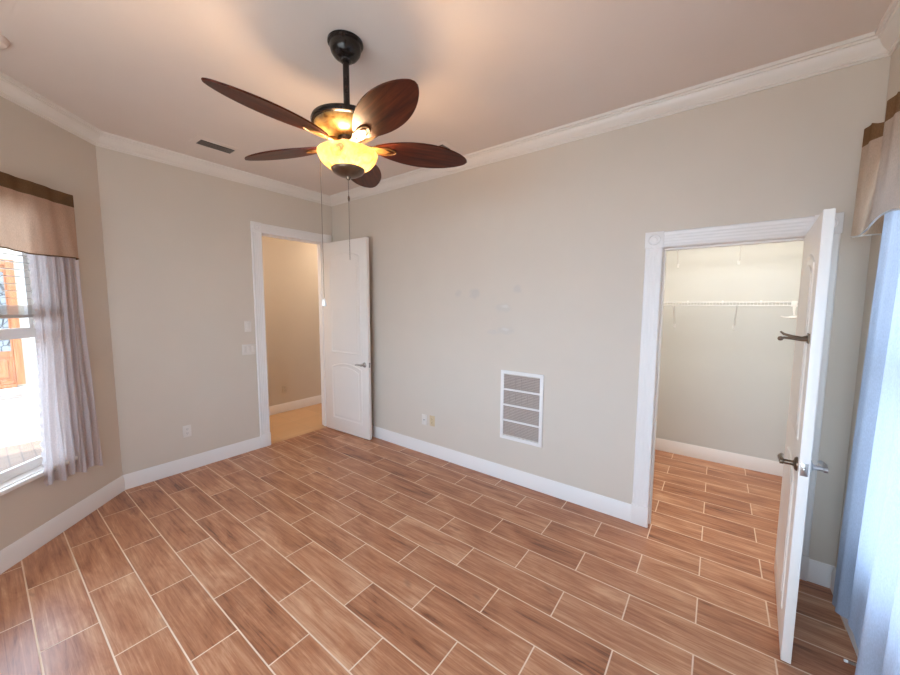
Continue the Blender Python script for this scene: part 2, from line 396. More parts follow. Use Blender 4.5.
struct(mb.build('wall_hall_near', M['hall_wall']), 'near end wall of the hall', 'wall')
mb = MB(); mb.box(HALL_X, 0.0, HALL_Y1, HALL_Y1 + .1, -.1, H); mb.box(-.12, 0, WT, HALL_Y1, -.1, H)
struct(mb.build('wall_hall_far', M['hall_wall']), 'far end walls of the hall', 'wall')

# ---- crown moulding, baseboards
CP = [(0, 2.945), (.010, 2.945), (.012, 2.953), (.017, 2.955), (.017, 2.966), (.024, 2.972), (.040, 2.986), (.052, 3.006), (.057, 3.020), (.066, 3.022), (.068, 3.031), (.080, 3.033), (.083, 3.05), (0, 3.05)]
mb = MB(); mb.ring_sweep([(0, 0), (0, YC), (XC, YR), (X, YR), (X, 0)], CP, True)
struct(mb.build('trim_1', M['crown'], smooth=35), 'cream crown moulding where walls meet the ceiling', 'crown moulding')
BP = [(0, 0), (.016, 0), (.016, .095), (.013, .103), (.012, .116), (.007, .128), (.005, .135), (0, .135)]
def base(name, pts, label, mat='trim'):
    b_ = MB(); b_.ring_sweep(pts, BP, False); struct(b_.build(name, M[mat], smooth=35), label, 'baseboard')
base('baseboard_left', [(0, ENT_L - CW), (0, YC), (XC, YR), (XC + .4, YR)], 'white baseboard running from the hall doorway under the blinds window')
base('baseboard_back', [(CLO_L - CW, 0), (0, 0), (0, ENT_R + CW - .005)], 'white baseboard below the return grille')
base('baseboard_right', [(XC + .4, YR), (X, YR), (X, 0), (CLO_R + CW, 0)], 'white baseboard beneath the floor-length sheer curtain')
base('baseboard_closet', [(CLO_X1, WT), (CLO_X1, CLO_Y), (CLO_X0, CLO_Y), (CLO_X0, WT)], 'white baseboard around the closet')
base('baseboard_hall', [(HALL_X, HALL_Y1), (HALL_X, HALL_Y0)], 'white baseboard along the hall wall')

# ---- door casings: fluted legs, corner blocks with rosettes, plinth blocks, jamb lining
def casing(name, mat, a0, a1, zt, depth, label, right_clip=None):
    """local x along the wall, local y into the room, opening a0..a1, height zt; depth = wall thickness behind"""
    b_ = MB(); T = .018; PW = .014
    def flute_prof(w):
        pr = [(0, 0), (0, T * .7), (.006, T)]; nf = 4; m0 = .016; wch = (w - 2 * m0) / nf
        for k in range(nf):
            x0 = m0 + k * wch
            pr += [(x0 + wch * .15, T), (x0 + wch * .35, T - .0018), (x0 + wch * .65, T - .0018), (x0 + wch * .85, T)]
        pr += [(w - .006, T), (w, T * .7), (w, 0)]; return pr
    for (x0, zb) in ((a0 - CW, .16), (a1, .16)):
        w_ = CW if not (right_clip and x0 == a1) else right_clip
        b_.prism([(x0 + px, py) for px, py in flute_prof(w_)][::-1], .15, zt)
        b_.box(x0 - .003, x0 + w_ + .003, 0, T + .006, 0, .155, .003)
        b_.box(x0 - .003, x0 + w_ + .003, 0, T + .006, zt, zt + CW + .003, .003)
        if not right_clip or x0 != a1:
            rm = Matrix.Translation((x0 + w_ / 2, T + .006, zt + CW / 2)) @ Matrix.Rotation(-PI / 2, 4, 'X')
            b_.lathe([(.042, 0), (.042, .004), (.036, .007), (.031, .003), (.020, .003), (.016, .007), (0, .008)], 24, rm)
    hm = Matrix(((0, 0, 1, 0), (0, 1, 0, 0), (1, 0, 0, zt), (0, 0, 0, 1)))      # profile x -> z, extrude -> x
    b_.prism(flute_prof(CW), a0 - .002, a1 + .002, hm)
    b_.box(a0 - .019, a0, -depth, .004, 0, zt); b_.box(a1, a1 + .019, -depth, .004, 0, zt); b_.box(a0, a1, -depth, .004, zt, zt + .019)
    # door stop strips
    b_.box(a0, a0 + .012, -.085, -.045, 0, zt); b_.box(a1 - .012, a1, -.085, -.045, 0, zt); b_.box(a0 + .012, a1 - .012, -.085, -.045, zt - .012, zt)
    bmesh.ops.transform(b_.bm, matrix=mat, verts=b_.bm.verts)
    return struct(b_.build(name, M['trim'], smooth=30), label, 'door casing')
casing('trim_2', Matrix.Rotation(PI, 4, 'Z'), -CLO_R, -CLO_L, CLO_H, WT, 'fluted white casing with corner blocks around the closet doorway')
casing('trim_3', lm, -ENT_R, -ENT_L, ENT_H, WT, 'white casing around the tall hall doorway', None)

# ---- windows
def window(name, mat, a0, a1, z0, z1, rail, label, sill=True):
    root = empty(name); root.matrix_world = mat @ Matrix.Translation((0, 0, 0)); struct(root, label, 'window')
    y0, y1 = -.125, -.07
    f = MB(); t = .035
    f.box(a0, a0 + t, y0, y1, z0, z1); f.box(a1 - t, a1, y0, y1, z0, z1); f.box(a0 + t, a1 - t, y0, y1, z1 - t, z1); f.box(a0 + t, a1 - t, y0, y1, z0, z0 + .02)
    f.build('window_frame', M['trim'], root)
    up_ = MB(); a, b = a0 + t, a1 - t; s_ = .03
    up_.box(a, a + s_, y0 + .005, y0 + .027, rail, z1 - t); up_.box(b - s_, b, y0 + .005, y0 + .027, rail, z1 - t); up_.box(a + s_, b - s_, y0 + .005, y0 + .027, z1 - t - s_, z1 - t); up_.box(a + s_, b - s_, y0 + .005, y0 + .027, rail - .02, rail + .02)
    us = up_.build('upper_sash', M['trim'], root); p = MB(); p.box(a + s_, b - s_, y0 + .014, y0 + .018, rail + .02, z1 - t - s_); p.build('pane', M['glass'], us)
    lo = MB(); zb = z0 + .02
    lo.box(a, a + s_, y1 - .025, y1 - .003, zb, rail + .035); lo.box(b - s_, b, y1 - .025, y1 - .003, zb, rail + .035); lo.box(a + s_, b - s_, y1 - .025, y1 - .003, zb, zb + .045); lo.box(a + s_, b - s_, y1 - .025, y1 - .003, rail - .035, rail + .035)
    ls = lo.build('lower_sash', M['trim'], root); p = MB(); p.box(a + s_, b - s_, y1 - .016, y1 - .012, zb + .045, rail - .035); p.build('pane', M['glass'], ls)
    if sill:
        s2 = MB(); s2.box(a0 - .05, a1 + .05, 0, .035, z0 - .028, z0, .006); s2.box(a0 + .001, a1 - .001, -.07, .002, z0, z0 + .004); s2.build('window_sill', M['trim'], root)
    return root
window('window_1', CH_M, WIN_S0, WIN_S1, WIN_Z0, WIN_Z1, 1.455, 'white double-hung window under the brown valance on the slanted wall')
window('window_2', RW_M, RW[0], RW[1], RW[2], RW[3], 1.4, 'window glowing behind the floor-length sheer curtain', False)
window('window_3', BW_M, BW[0], BW[1], BW[2], BW[3], 1.4, 'unseen window added behind the camera to let in daylight')  # assumed window, out of view, put in as a daylight source
for nm, mm_, hole, nrm in (('portal_bay', CH_M, (WIN_S0, WIN_S1, WIN_Z0, WIN_Z1), (R2, R2, 0)), ('portal_right', RW_M, RW, (-1, 0, 0)), ('portal_rear', BW_M, BW, (0, 1, 0))):
    portal(nm, mm_ @ Vector(((hole[0] + hole[1]) / 2, -.16, (hole[2] + hole[3]) / 2)), nrm, hole[1] - hole[0], hole[3] - hole[2])

# ---- outside
mb = MB(); mb.box(-14, 14, -14, 8, -.30, -.12)
struct(mb.build('ground', M['concrete']), 'pale concrete outside the window', 'ground')
mb = MB(); mb.prism([(-2.73, -2.0), (-2.73, -14), (1.4, -14), (1.4, -4.1), (-.2, -2.42), (-.2, -2.0)], -.118, -.09)
struct(mb.build('path', M['brick_paving']), 'tan brick paving just outside the blinds window', 'paving')
mb = MB(); mb.box(-7.95, -7.7, -8, 3, -.12, 4.2)
struct(mb.build('wall_outside', M['stucco']), 'pale stucco wall across the courtyard', 'wall')
D3 = empty('door_3', (-7.7, -2.90, -.06)); struct(D3, 'oak front door with leaded glass seen through the blinds window', 'door')
mb = MB()
for (ya, yb, za, zb) in ((-.62, -.52, 0, 2.62), (.42, .54, 0, 2.62), (-.52, .42, 2.50, 2.62), (-.52, .42, -.05, .02)): mb.box(.0, .07, ya, yb, za, zb, .006)
mb.build('door_frame', M['oak_door'], D3)
mb = MB()
for (ya, yb, za, zb) in ((-.52, -.40, .02, 2.5), (.39, .42, .02, 2.5), (-.40, .39, 2.36, 2.5), (-.40, .39, .60, .72), (-.40, .39, .02, .10)): mb.box(0, .045, ya, yb, za, zb, .004)
mb.box(0, .03, -.40, .39, .10, .60); mb.box(.03, .042, -.34, .33, .16, .54, .008)
lf = mb.build('door_leaf', M['oak_door'], D3)
mb = MB(); mb.box(.005, .03, -.40, .39, .72, 2.36); mb.build('leaded_pane', M['leaded'], lf)
mb = MB(); mb.prism([(.08, -.85), (.62, -.85), (.62, .43), (.08, .43)], 0, .015, bev=.004)
o = tag(mb.build('doormat', M['mat_fibre']), 'dark doormat on pale concrete before the oak front door', 'doormat'); o.location = (-6.85, -2.9, -.12)

# ================================================================== DOORS
def panel_outline(x0, x1, z0, z1, rise, n=14):
    """x,z outline, counter-clockwise, segmental arch on top"""
    pts = [(x0, z0), (x1, z0)]
    if rise <= 0: return pts + [(x1, z1), (x0, z1)]
    w_ = (x1 - x0) / 2; cx_ = (x0 + x1) / 2
    for k in range(n + 1):           # camber top: one shallow arc springing from the stiles
        u_ = 1 - 2 * k / n; pts.append((cx_ + w_ * u_, z1 - rise * u_ * u_))
    return pts
def door_leaf(w_, h_, T, panels, parent):
    b_ = MB(); b_.box(0, w_, 0, T, 0, h_, .002)
    prof = [(0, 0), (.004, .005), (.012, .007), (.020, .003), (.026, .0015), (.030, 0)]
    for face in (0, 1):
        mt = Matrix(((1, 0, 0, 0), (0, 0, 1, T) if face else (0, 0, -1, 0), (0, 1, 0, 0), (0, 0, 0, 1)))
        for (x0, x1, z0, z1, rise) in panels:
            b_.ring_sweep(panel_outline(x0, x1, z0, z1, rise), prof, True, mt)
            b_.prism(panel_outline(x0 + .052, x1 - .052, z0 + .052, z1 - .052, rise), -.001, .006, mt, .004)
    return b_.build('door_leaf', M['door'], parent, 30)
def lever(parent, at, side, toward, mat, name='lever_handle'):
    """at: (x,z) on the leaf; side: y of the face and its outward sign; toward: +-1 along x"""
    y, sgn = side; b_ = MB(); rm = Matrix.Translation((at[0], y, at[1])) @ Matrix.Rotation(-sgn * PI / 2, 4, 'X')
    b_.lathe([(0, 0), (.032, 0), (.032, .004), (.027, .010), (.014, .013), (.011, .018), (.011, .045), (.014, .048), (.014, .060), (0, .062)], 24, rm)
    yy = y + sgn * .053
    b_.tube([(at[0] - toward * .008, yy, at[1]), (at[0] + toward * .02, yy, at[1]), (at[0] + toward * .05, yy + sgn * .004, at[1] + .002), (at[0] + toward * .085, yy, at[1] + .001), (at[0] + toward * .108, yy - sgn * .004, at[1] - .004), (at[0] + toward * .118, yy - sgn * .008, at[1] - .007)], [.010, .0105, .009, .008, .0085, .006], 10)
    return b_.build(name, mat, parent, 40)
def hinges(parent, zs, T, y):
    for z in zs:
        b_ = MB(); b_.tube([(-.004, y, z - .045), (-.004, y, z + .045)], .006, 8); b_.tube([(-.004, y, z - .05), (-.004, y, z + .05)], .004, 8)
        b_.box(-.002, .0005, min(y, T / 2), max(y, T / 2), z - .045, z + .045); b_.build('hinge', M['nickel'], parent, 40)
def latch(parent, w_, T, z):
    b_ = MB(); b_.box(w_ - .0005, w_ + .0015, T / 2 - .0125, T / 2 + .0125, z - .029, z + .029, .0005)
    b_.box(w_, w_ + .009, T / 2 - .006, T / 2 + .006, z - .008, z + .008, .002); b_.build('latch_plate', M['nickel'], parent, 40)

# hall door, swung back almost against the long wall
DW, DT, DH = .83, .040, 2.425
A1 = math.atan2(.035, .85)
D1 = empty('door_1', (.022, -.178, .012), A1); struct(D1, 'tall white two-panel arched door open against the long wall', 'door')
door_leaf(DW, DH, DT, [(.145, DW - .115, 1.03, 2.29, .055), (.145, DW - .115, .16, .905, .055)], D1)
lever(D1, (DW - .065, .92), (0, -1), -1, M['nickel']); lever(D1, (DW - .065, .92), (DT, 1), -1, M['nickel'])
latch(D1, DW, DT, .92); hinges(D1, (.22, 1.2, 2.2), DT, DT + .004)
# closet door, swung into the room and seen almost edge on
CWD, CT, CDH = .775, .036, 2.042
A2 = math.atan2(-.775, 4.486 - 4.535)
D2 = empty('door_2', (CLO_R - .0365, -.014, .014), A2); struct(D2, 'white closet door standing open edge-on beside the sheer curtain', 'door')
# local x runs from hinge to free edge; local y -> towards +x of the room (curtain side)
door_leaf(CWD, CDH, CT, [(.12, CWD - .12, 1.02, 1.90, .06), (.12, CWD - .12, .17, .88, .06)], D2)
D2L = D2
lever(D2, (CWD - .065, .925), (0, -1), -1, M['bronze']); lever(D2, (CWD - .065, .925), (CT, 1), -1, M['nickel'])
latch(D2, CWD, CT, .925); hinges(D2, (.22, 1.0, 1.82), CT, CT + .004)
def robe_hook(parent, x, z, face, sgn):
    b_ = MB(); b_.box(x - .030, x + .030, min(face, face + sgn * .006), max(face, face + sgn * .006), z - .022, z + .022, .002)
    for dx, dz, ball in ((-.016, .010, False), (.016, -.004, True)):
        pts = [(x + dx * .6, face + sgn * .004, z), (x + dx, face + sgn * .022, z - .004), (x + dx * 1.3, face + sgn * .055, z + dz * .5), (x + dx * 1.5, face + sgn * .082, z + dz + .004), (x + dx * 1.5, face + sgn * .094, z + dz + .016 * (0 if ball else 1))]
        b_.tube(pts, [.013, .010, .0065, .0055, .0075 if ball else .004], 10)
        if ball: b_.lathe([(0, -.011), (.008, -.008), (.011, 0), (.008, .008), (0, .011)], 14, Matrix.Translation(pts[-1]))
    o_ = b_.build('robe_hook', M['bronze'], parent, 50); o_['label'] = 'dark bronze double robe hook'; return o_
robe_hook(D2, CWD - .075, 1.50, 0, -1)

# ================================================================== CEILING FAN
FS = 1.022; FX, FY = 4.1617 - 1.6367 * FS, -2.9341 + 1.2641 * FS; FZ = 1.6555 + (H - 1.6555) * FS
fan = empty('ceiling_fan', (FX, FY, FZ)); fan.scale = (FS, FS, FS); tag(fan, 'dark bronze ceiling fan with five mahogany leaf blades and lit amber bowl', 'ceiling fan')
Z = lambda z: z - H
cz = (H - FZ) / FS
MB().lathe([(r_, cz + z_ * .92) for r_, z_ in [(0, 0), (.084, 0), (.090, -.004), (.090, -.016), (.085, -.021), (.081, -.024), (.080, -.036), (.074, -.060), (.061, -.080), (.044, -.094), (.032, -.099), (.028, -.108), (.020, -.112), (0, -.112)]], 36).build('canopy', M['black_bronze'], fan, 40)
MB().lathe([(.0165, Z(2.935)), (.0165, Z(2.615))], 20).build('downrod', M['black_bronze'], fan, 40)
MB().lathe([(0, Z(2.655)), (.03, Z(2.653)), (.034, Z(2.642)), (.10, Z(2.639)), (.155, Z(2.633)), (.178, Z(2.624)), (.183, Z(2.611)), (.179, Z(2.598)), (.168, Z(2.593)), (0, Z(2.593))], 40).build('motor_cap', M['black_bronze'], fan, 40)
MB().lathe([(0, Z(2.593)), (.166, Z(2.593)), (.158, Z(2.582)), (.132, Z(2.565)), (.102, Z(2.552)), (.078, Z(2.543)), (.060, Z(2.537)), (0, Z(2.537))], 40).build('motor_housing', M['amber_body'], fan, 40)
MB().lathe([(0, Z(2.545)), (.052, Z(2.545)), (.052, Z(2.518)), (.07, Z(2.512)), (.074, Z(2.504)), (.045, Z(2.500)), (.04, Z(2.45)), (0, Z(2.45))], 32).build('hub', M['bronze'], fan, 40)
# bowl: open at the top so that the lamp also lights the ceiling
bo = [(.156, Z(2.462)), (.158, Z(2.458)), (.155, Z(2.448)), (.146, Z(2.428)), (.128, Z(2.405)), (.104, Z(2.388)), (.082, Z(2.374))]
bi = [(r - .005, z + .003) for r, z in bo]
mb = MB(); mb.lathe(bo, 48); mb.build('light_bowl', M['amber_glass'], fan, 40)
MB().lathe([(.088, Z(2.380)), (.086, Z(2.372)), (.078, Z(2.362)), (.058, Z(2.350)), (.034, Z(2.343)), (.012, Z(2.340)), (.010, Z(2.330)), (.006, Z(2.324)), (0, Z(2.323))], 36).build('finial', M['bronze'], fan, 40)
MB().tube([(0, 0, Z(2.47)), (0, 0, Z(2.36))], .006, 8).build('stem', M['bronze'], fan)
def oval(r0, r1, wmax, n=40):
    up_ = []
    for k in range(n + 1):
        u_ = k / n; ux = .5 - .5 * math.cos(PI * u_); ww = wmax / 2 * (math.sin(PI * ux ** 1.08) ** .58 if 0 < ux < 1 else 0)
        up_.append((r0 + (r1 - r0) * ux, ww))
    lo = [(x_, -y_) for x_, y_ in up_[1:-1]][::-1]
    return up_ + lo
TH0, BZ = 56, 2.505
proto = None
BLADE_PITCH = math.radians(-13)
for k in range(5):
    ang = math.radians(TH0 + 72 * k)
    if k == 0:
        b_ = MB(); pm = Matrix.Rotation(BLADE_PITCH, 4, 'X')
        b_.prism(oval(.125, .685, .205)[::-1], -.004, .004, pm, .002); blade0 = b_.build('blade', M['blade_wood'], fan, 30)
        b_ = MB()   # gold arm with an open teardrop
        b_.prism([(.055, -.022), (.10, -.016), (.15, -.030), (.20, -.018), (.235, 0), (.20, .018), (.15, .030), (.10, .016), (.055, .022)], -.0095, -.0045, pm, .001)
        loop = []
        for q in range(25):
            a_ = 2 * PI * q / 24; rr_ = .5 - .5 * math.cos(a_)
            loop.append(pm @ Vector((.135 + .125 * rr_ ** .8, .032 * math.sin(a_) * (1 - .35 * rr_), -.008)))
        b_.tube(loop, .0038, 8, False)
        b_.tube([(.05, 0, .006), (.085, 0, .002), (.125, 0, -.006)], [.014, .012, .008], 8)
        arm0 = b_.build('blade_arm', M['gold'], fan, 40)
        pair = (blade0, arm0)
    else:
        pair = tuple(o_.copy() for o_ in (blade0, arm0))
        for o_ in pair: COL.objects.link(o_); o_.parent = fan
    for o_ in pair: o_.location = (0, 0, Z(BZ)); o_.rotation_euler = (0, 0, ang)
# pull chains
vd = Vector((math.cos(.6434), math.sin(.6434), 0))
c1 = MB(); c1.tube([(0, 0, Z(2.325)), (0, 0, Z(1.90))], .0016, 6)
for k in range(42): c1.lathe([(0, -.0028), (.0028, 0), (0, .0028)], 6, Matrix.Translation((0, 0, Z(2.32 - k * .01))))
ch = c1.build('pull_chain', M['chain'], fan)
MB().lathe([(0, .0), (.004, -.004), (.006, -.018), (.004, -.032), (0, -.034)], 12, Matrix.Translation((0, 0, Z(2.245)))).build('chain_coupler', M['bronze'], ch, 40)
off = vd * -.148
c1 = MB(); c1.tube([(off.x, off.y, Z(2.475)), (off.x, off.y, Z(1.69))], .0016, 6)
c1.tube([(off.x * .25, off.y * .25, Z(2.503)), (off.x * .9, off.y * .9, Z(2.498)), (off.x, off.y, Z(2.475))], .0016, 6)
ch = c1.build('pull_chain', M['chain'], fan)
MB().lathe([(0, .0), (.005, -.002), (.009, -.012), (.012, -.030), (.012, -.042), (0, -.046)], 16, Matrix.Translation((off.x, off.y, Z(1.69)))).build('chain_fob', M['white_plastic'], ch, 40)
for k in range(3):
    a_ = 2 * PI * k / 3 + .35
    ld = bpy.data.lights.new('fan_bulb', 'POINT'); ld.energy = FAN_WATT / 3; ld.color = (1.0, .68, .40); ld.shadow_soft_size = .05
    lo_ = bpy.data.objects.new('fan_bulb', ld); COL.objects.link(lo_); lo_.location = (FX + .045 * math.cos(a_), FY + .045 * math.sin(a_), 2.418)

# fill lights added under the closet and hall ceilings to brighten them, unseen
for nm, loc, wt, colr in (('closet_fill', (4.15, .42, H - .03), CLOSET_WATT, (1.0, .98, .95)), ('hall_fill', (-.40, 1.05, H - .03), HALL_WATT * .5, (1.0, .88, .74)), ('hall_fill', (-.40, -1.5, H - .03), HALL_WATT * .5, (1.0, .88, .74))):
    ld = bpy.data.lights.new(nm, 'AREA'); ld.shape = 'DISK'; ld.size = .6; ld.energy = wt; ld.color = colr
    lo_ = bpy.data.objects.new(nm, ld); COL.objects.link(lo_); lo_.location = loc

# ================================================================== CEILING VENTS, SMOKE DETECTOR
def ceiling_vent(loc, rz, label):
    r_ = empty('ceiling_vent', loc, rz); tag(r_, label, 'air vent', 'ceiling supply vents')
    L_, W_ = .270, .125; f = MB()
    f.ring_sweep([(-L_ / 2, -W_ / 2), (L_ / 2, -W_ / 2), (L_ / 2, W_ / 2), (-L_ / 2, W_ / 2)], [(0, 0), (0, -.008), (-.006, -.010), (-.045, -.003), (-.047, 0)], True)
    f.build('vent_frame', M['ceiling'], r_, 35)
    b_ = MB(); b_.box(-L_ / 2, L_ / 2, -W_ / 2, W_ / 2, -.003, -.001); b_.build('duct_shade', M['dark'], r_)  # dark sheet standing in for the shade up inside the duct
    for k in range(5):
        y = -W_ / 2 + .024 + k * .0215
        s_ = MB(); s_.box(-L_ / 2, L_ / 2, -.0062, .0062, -.0006, .0006, mat=Matrix.Translation((0, y, -.0085)) @ Matrix.Rotation(math.radians(3), 4, 'X')); s_.build('vent_slat', M['vent_metal'], r_)
    return r_
ceiling_vent((.515, -1.54, H), PI / 2, 'slatted ceiling vent above the hall-door wall left of the fan')
ceiling_vent((2.03, -.328, H), 0, 'slatted ceiling vent near the long wall behind a fan blade')
mb = MB(); mb.lathe([(0, -.036), (.045, -.036), (.058, -.030), (.066, -.016), (.070, -.006), (.070, 0), (0, 0)], 36)
o = tag(mb.build('smoke_detector', M['ceiling'], None, 35), 'round off-white smoke detector on the ceiling above the brown valance', 'smoke detector'); o.location = (1.035, -2.785, H)

# ================================================================== WALL FITTINGS
gx0, gx1, gz0, gz1 = 2.567, 2.984, .405, 1.055
gr = empty('return_grille', ((gx0 + gx1) / 2, 0, gz0)); tag(gr, 'tall white return air grille with four grey louvred panels low on the long wall', 'air grille')
gw, gh = gx1 - gx0, gz1 - gz0; f = MB()
f.box(-gw / 2, -gw / 2 + .032, -.014, 0, 0, gh, .003); f.box(gw / 2 - .032, gw / 2, -.014, 0, 0, gh, .003)
f.box(-gw / 2 + .03, gw / 2 - .03, -.014, 0, 0, .034, .003); f.box(-gw / 2 + .03, gw / 2 - .03, -.014, 0, gh - .030, gh, .003)
ih = (gh - .064) / 4
for k in (1, 2, 3): f.box(-gw / 2 + .03, gw / 2 - .03, -.012, 0, .034 + ih * k - .009, .034 + ih * k + .009, .002)
f.build('grille_frame', M['trim'], gr, 30)
for k in range(4):
    z0 = .034 + ih * k + .009; z1 = .034 + ih * (k + 1) - .009; p = MB(); p.box(-gw / 2 + .031, gw / 2 - .031, -.0035, -.001, z0, z1)
    n_ = 9
    for j in range(n_):
        zz = z0 + (j + .5) * (z1 - z0) / n_
        p.box(-gw / 2 + .031, gw / 2 - .031, -.0055, .0055, -.0007, .0007, mat=Matrix.Translation((0, -.007, zz)) @ Matrix.Rotation(math.radians(38), 4, 'X'))
    for j in range(1, 6): p.box(-gw / 2 + .031 + j * (gw - .062) / 6 - .001, -gw / 2 + .031 + j * (gw - .062) / 6 + .001, -.011, -.003, z0, z1)
    p.build('louvre_panel', M['grille_filter'], gr)

def plate(name, loc, rz, w_, h_, label, cat, mat, kind, n=1, group=None):
    """local x along the wall, local y into the room"""
    r_ = empty(name, loc, rz); tag(r_, label, cat, group)
    b_ = MB(); b_.box(-w_ / 2, w_ / 2, 0, .006, -h_ / 2, h_ / 2, .0025); pl = b_.build('cover_plate', mat, r_, 30)
    if kind == 'outlet':
        for s_ in (-1, 1):
            q_ = MB(); q_.prism([(.017 * math.cos(a), max(-.014, min(.014, .017 * math.sin(a)))) for a in [2 * PI * k / 20 for k in range(20)]], .005, .009, Matrix.Translation((0, 0, s_ * .0205)) @ Matrix.Rotation(PI / 2, 4, 'X') @ Matrix.Scale(-1, 4, (0, 0, 1)))
            rc = q_.build('receptacle', mat, r_, 30)
            q_ = MB()
            for dx in (-.0063, .0063): q_.box(dx - .0011, dx + .0011, .0088, .0094, s_ * .0205 - .001, s_ * .0205 + .007)
            q_.box(-.0022, .0022, .0088, .0094, s_ * .0205 - .0095, s_ * .0205 - .0055); q_.build('slot', M['dark'], rc)
    elif kind == 'rocker':
        for k in range(n):
            cx_ = (k - (n - 1) / 2) * .046; q_ = MB(); q_.box(cx_ - .0165, cx_ + .0165, .004, .0095, -.033, .033, .002); q_.build('rocker', mat, r_, 30)
    elif kind == 'jack':
        q_ = MB(); q_.box(-.012, .012, .005, .009, -.012, .012, .002); q_.build('jack', mat, r_, 30)
        q_ = MB(); q_.box(-.006, .006, .0088, .0094, -.005, .005); q_.build('socket', M['dark'], r_)
    return r_
RL = -PI / 2
plate('wall_outlet', (0, -1.74, .397), RL, .072, .117, 'white duplex outlet low on the wall between slanted corner and hall doorway', 'outlet', M['plate'], 'outlet')
plate('light_switch', (0, -1.118, 1.412), RL, .072, .117, 'single white rocker switch left of the hall doorway, the upper plate', 'switch', M['plate'], 'rocker', 1)
plate('light_switch', (0, -1.118, 1.156), RL, .142, .117, 'wide white three-rocker switch plate beneath the single switch', 'switch', M['plate'], 'rocker', 3)
plate('wall_jack', (1.612, 0, .385), PI, .072, .117, 'white jack plate on the long wall beside the beige outlet', 'wall plate', M['plate'], 'jack')
plate('wall_outlet', (1.725, 0, .392), PI, .072, .117, 'beige outlet on the long wall between the open door and the grille', 'outlet', M['beige_plastic'], 'outlet')
plate('wall_outlet', (HALL_X, -.13, .357), RL, .072, .117, 'pale outlet on the hall wall seen through the doorway', 'outlet', M['hall_wall'], 'outlet')
# spring door stop on the baseboard
ds = empty('door_stop', (X - .016, -.655, .045), 0); tag(ds, 'thin metal spring door stop on the baseboard beneath the sheer curtain', 'door stop')
b_ = MB(); b_.lathe([(.012, 0), (.010, .006), (.0, .008)], 16, Matrix.Rotation(-PI / 2, 4, 'Y')); b_.build('mount', M['stop_rubber'], ds, 40)
b_ = MB(); n_ = 150
b_.tube([(-.006 - .054 * k / n_, .0052 * math.cos(k * .75), .0052 * math.sin(k * .75)) for k in range(n_ + 1)], .0012, 5); b_.build('spring', M['nickel'], ds, 60)
b_ = MB(); b_.lathe([(0, .058), (.006, .058), (.007, .064), (.006, .070), (0, .071)], 14, Matrix.Rotation(-PI / 2, 4, 'Y')); b_.build('tip', M['white_plastic'], ds, 40)

# ================================================================== CLOSET SHELVES
def wire_shelf(z, label):
    x0, x1, yf, yb = CLO_X0 + .01, CLO_X1 - .01, 1.40, CLO_Y - .006
    r_ = empty('wire_shelf', (x0, yf, z)); tag(r_, label, 'shelf', 'closet wire shelves'); Lx = x1 - x0; D = yb - yf
    b_ = MB()
    for (y, zz, rr) in ((0, 0, .0032), (0, -.034, .0045), (D, 0, .0032), (D * .5, -.004, .0028)): b_.tube([(0, y, zz), (Lx, y, zz)], rr, 6)
    b_.build('rail', M['wire'], r_, 60)
    b_ = MB(); k = 0
    while .012 + k * .0254 < Lx:
        x = .012 + k * .0254; b_.tube([(x, D, .003), (x, 0, .003), (x, -.003, -.005), (x, -.0025, -.034)], .0014, 5); k += 1
    b_.build('deck_wires', M['wire'], r_, 60)
    for xb in (3.785, 4.30):
        b_ = MB(); x = xb - x0
        b_.tube([(x, .004, -.030), (x, .012, -.042), (x - .004, D - .004, -.235), (x - .004, D + .004, -.250)], .0042, 7)
        b_.box(x - .014, x + .006, D, D + .006, -.275, -.235, .001); b_.build('brace', M['wire'], r_, 50)
    for q in range(6):
        x = .18 + q * .3; b_ = MB(); b_.box(x - .008, x + .008, D - .006, D + .006, -.012, .016, .002); b_.build('wall_clip', M['wire'], r_)
    return r_
wire_shelf(1.694, 'long white wire shelf with hanging lip across the closet back wall')
wire_shelf(2.345, 'upper closet wire shelf, only its two braces showing below the door header')
hk = empty('hanging_hook', (4.690, 1.386, 1.655)); tag(hk, 'white plastic hook with oval foot hanging off the closet wire shelf', 'hook')
b_ = MB(); b_.box(-.018, .018, -.010, .004, -.004, .048, .003); b_.tube([(0, -.004, .0), (0, -.005, -.04), (.004, -.008, -.075)], [.012, .009, .006], 10); b_.build('strap', M['white_plastic'], hk, 50)
b_ = MB(); b_.lathe([(0, -.014), (.030, -.012), (.042, -.002), (.036, .010), (.014, .014), (0, .014)], 24, Matrix.Translation((.012, -.012, -.095)) @ Matrix.Scale(.6, 4, (0, 1, 0)))
b_.tube([(-.02, -.012, -.098), (-.06, -.014, -.096), (-.085, -.016, -.086)], [.010, .006, .003], 10); b_.build('foot', M['white_plastic'], hk, 50)

# ================================================================== CURTAINS
def cloth_grid(fn, nu, nz):
    b = bmesh.new(); g = [[b.verts.new(fn(i / nu, j / nz)) for i in range(nu + 1)] for j in range(nz + 1)]
    for j in range(nz):
        for i in range(nu): b.faces.new((g[j][i], g[j][i + 1], g[j + 1][i + 1], g[j + 1][i]))
    return b
lerp = lambda a, b, t: a + (b - a) * t
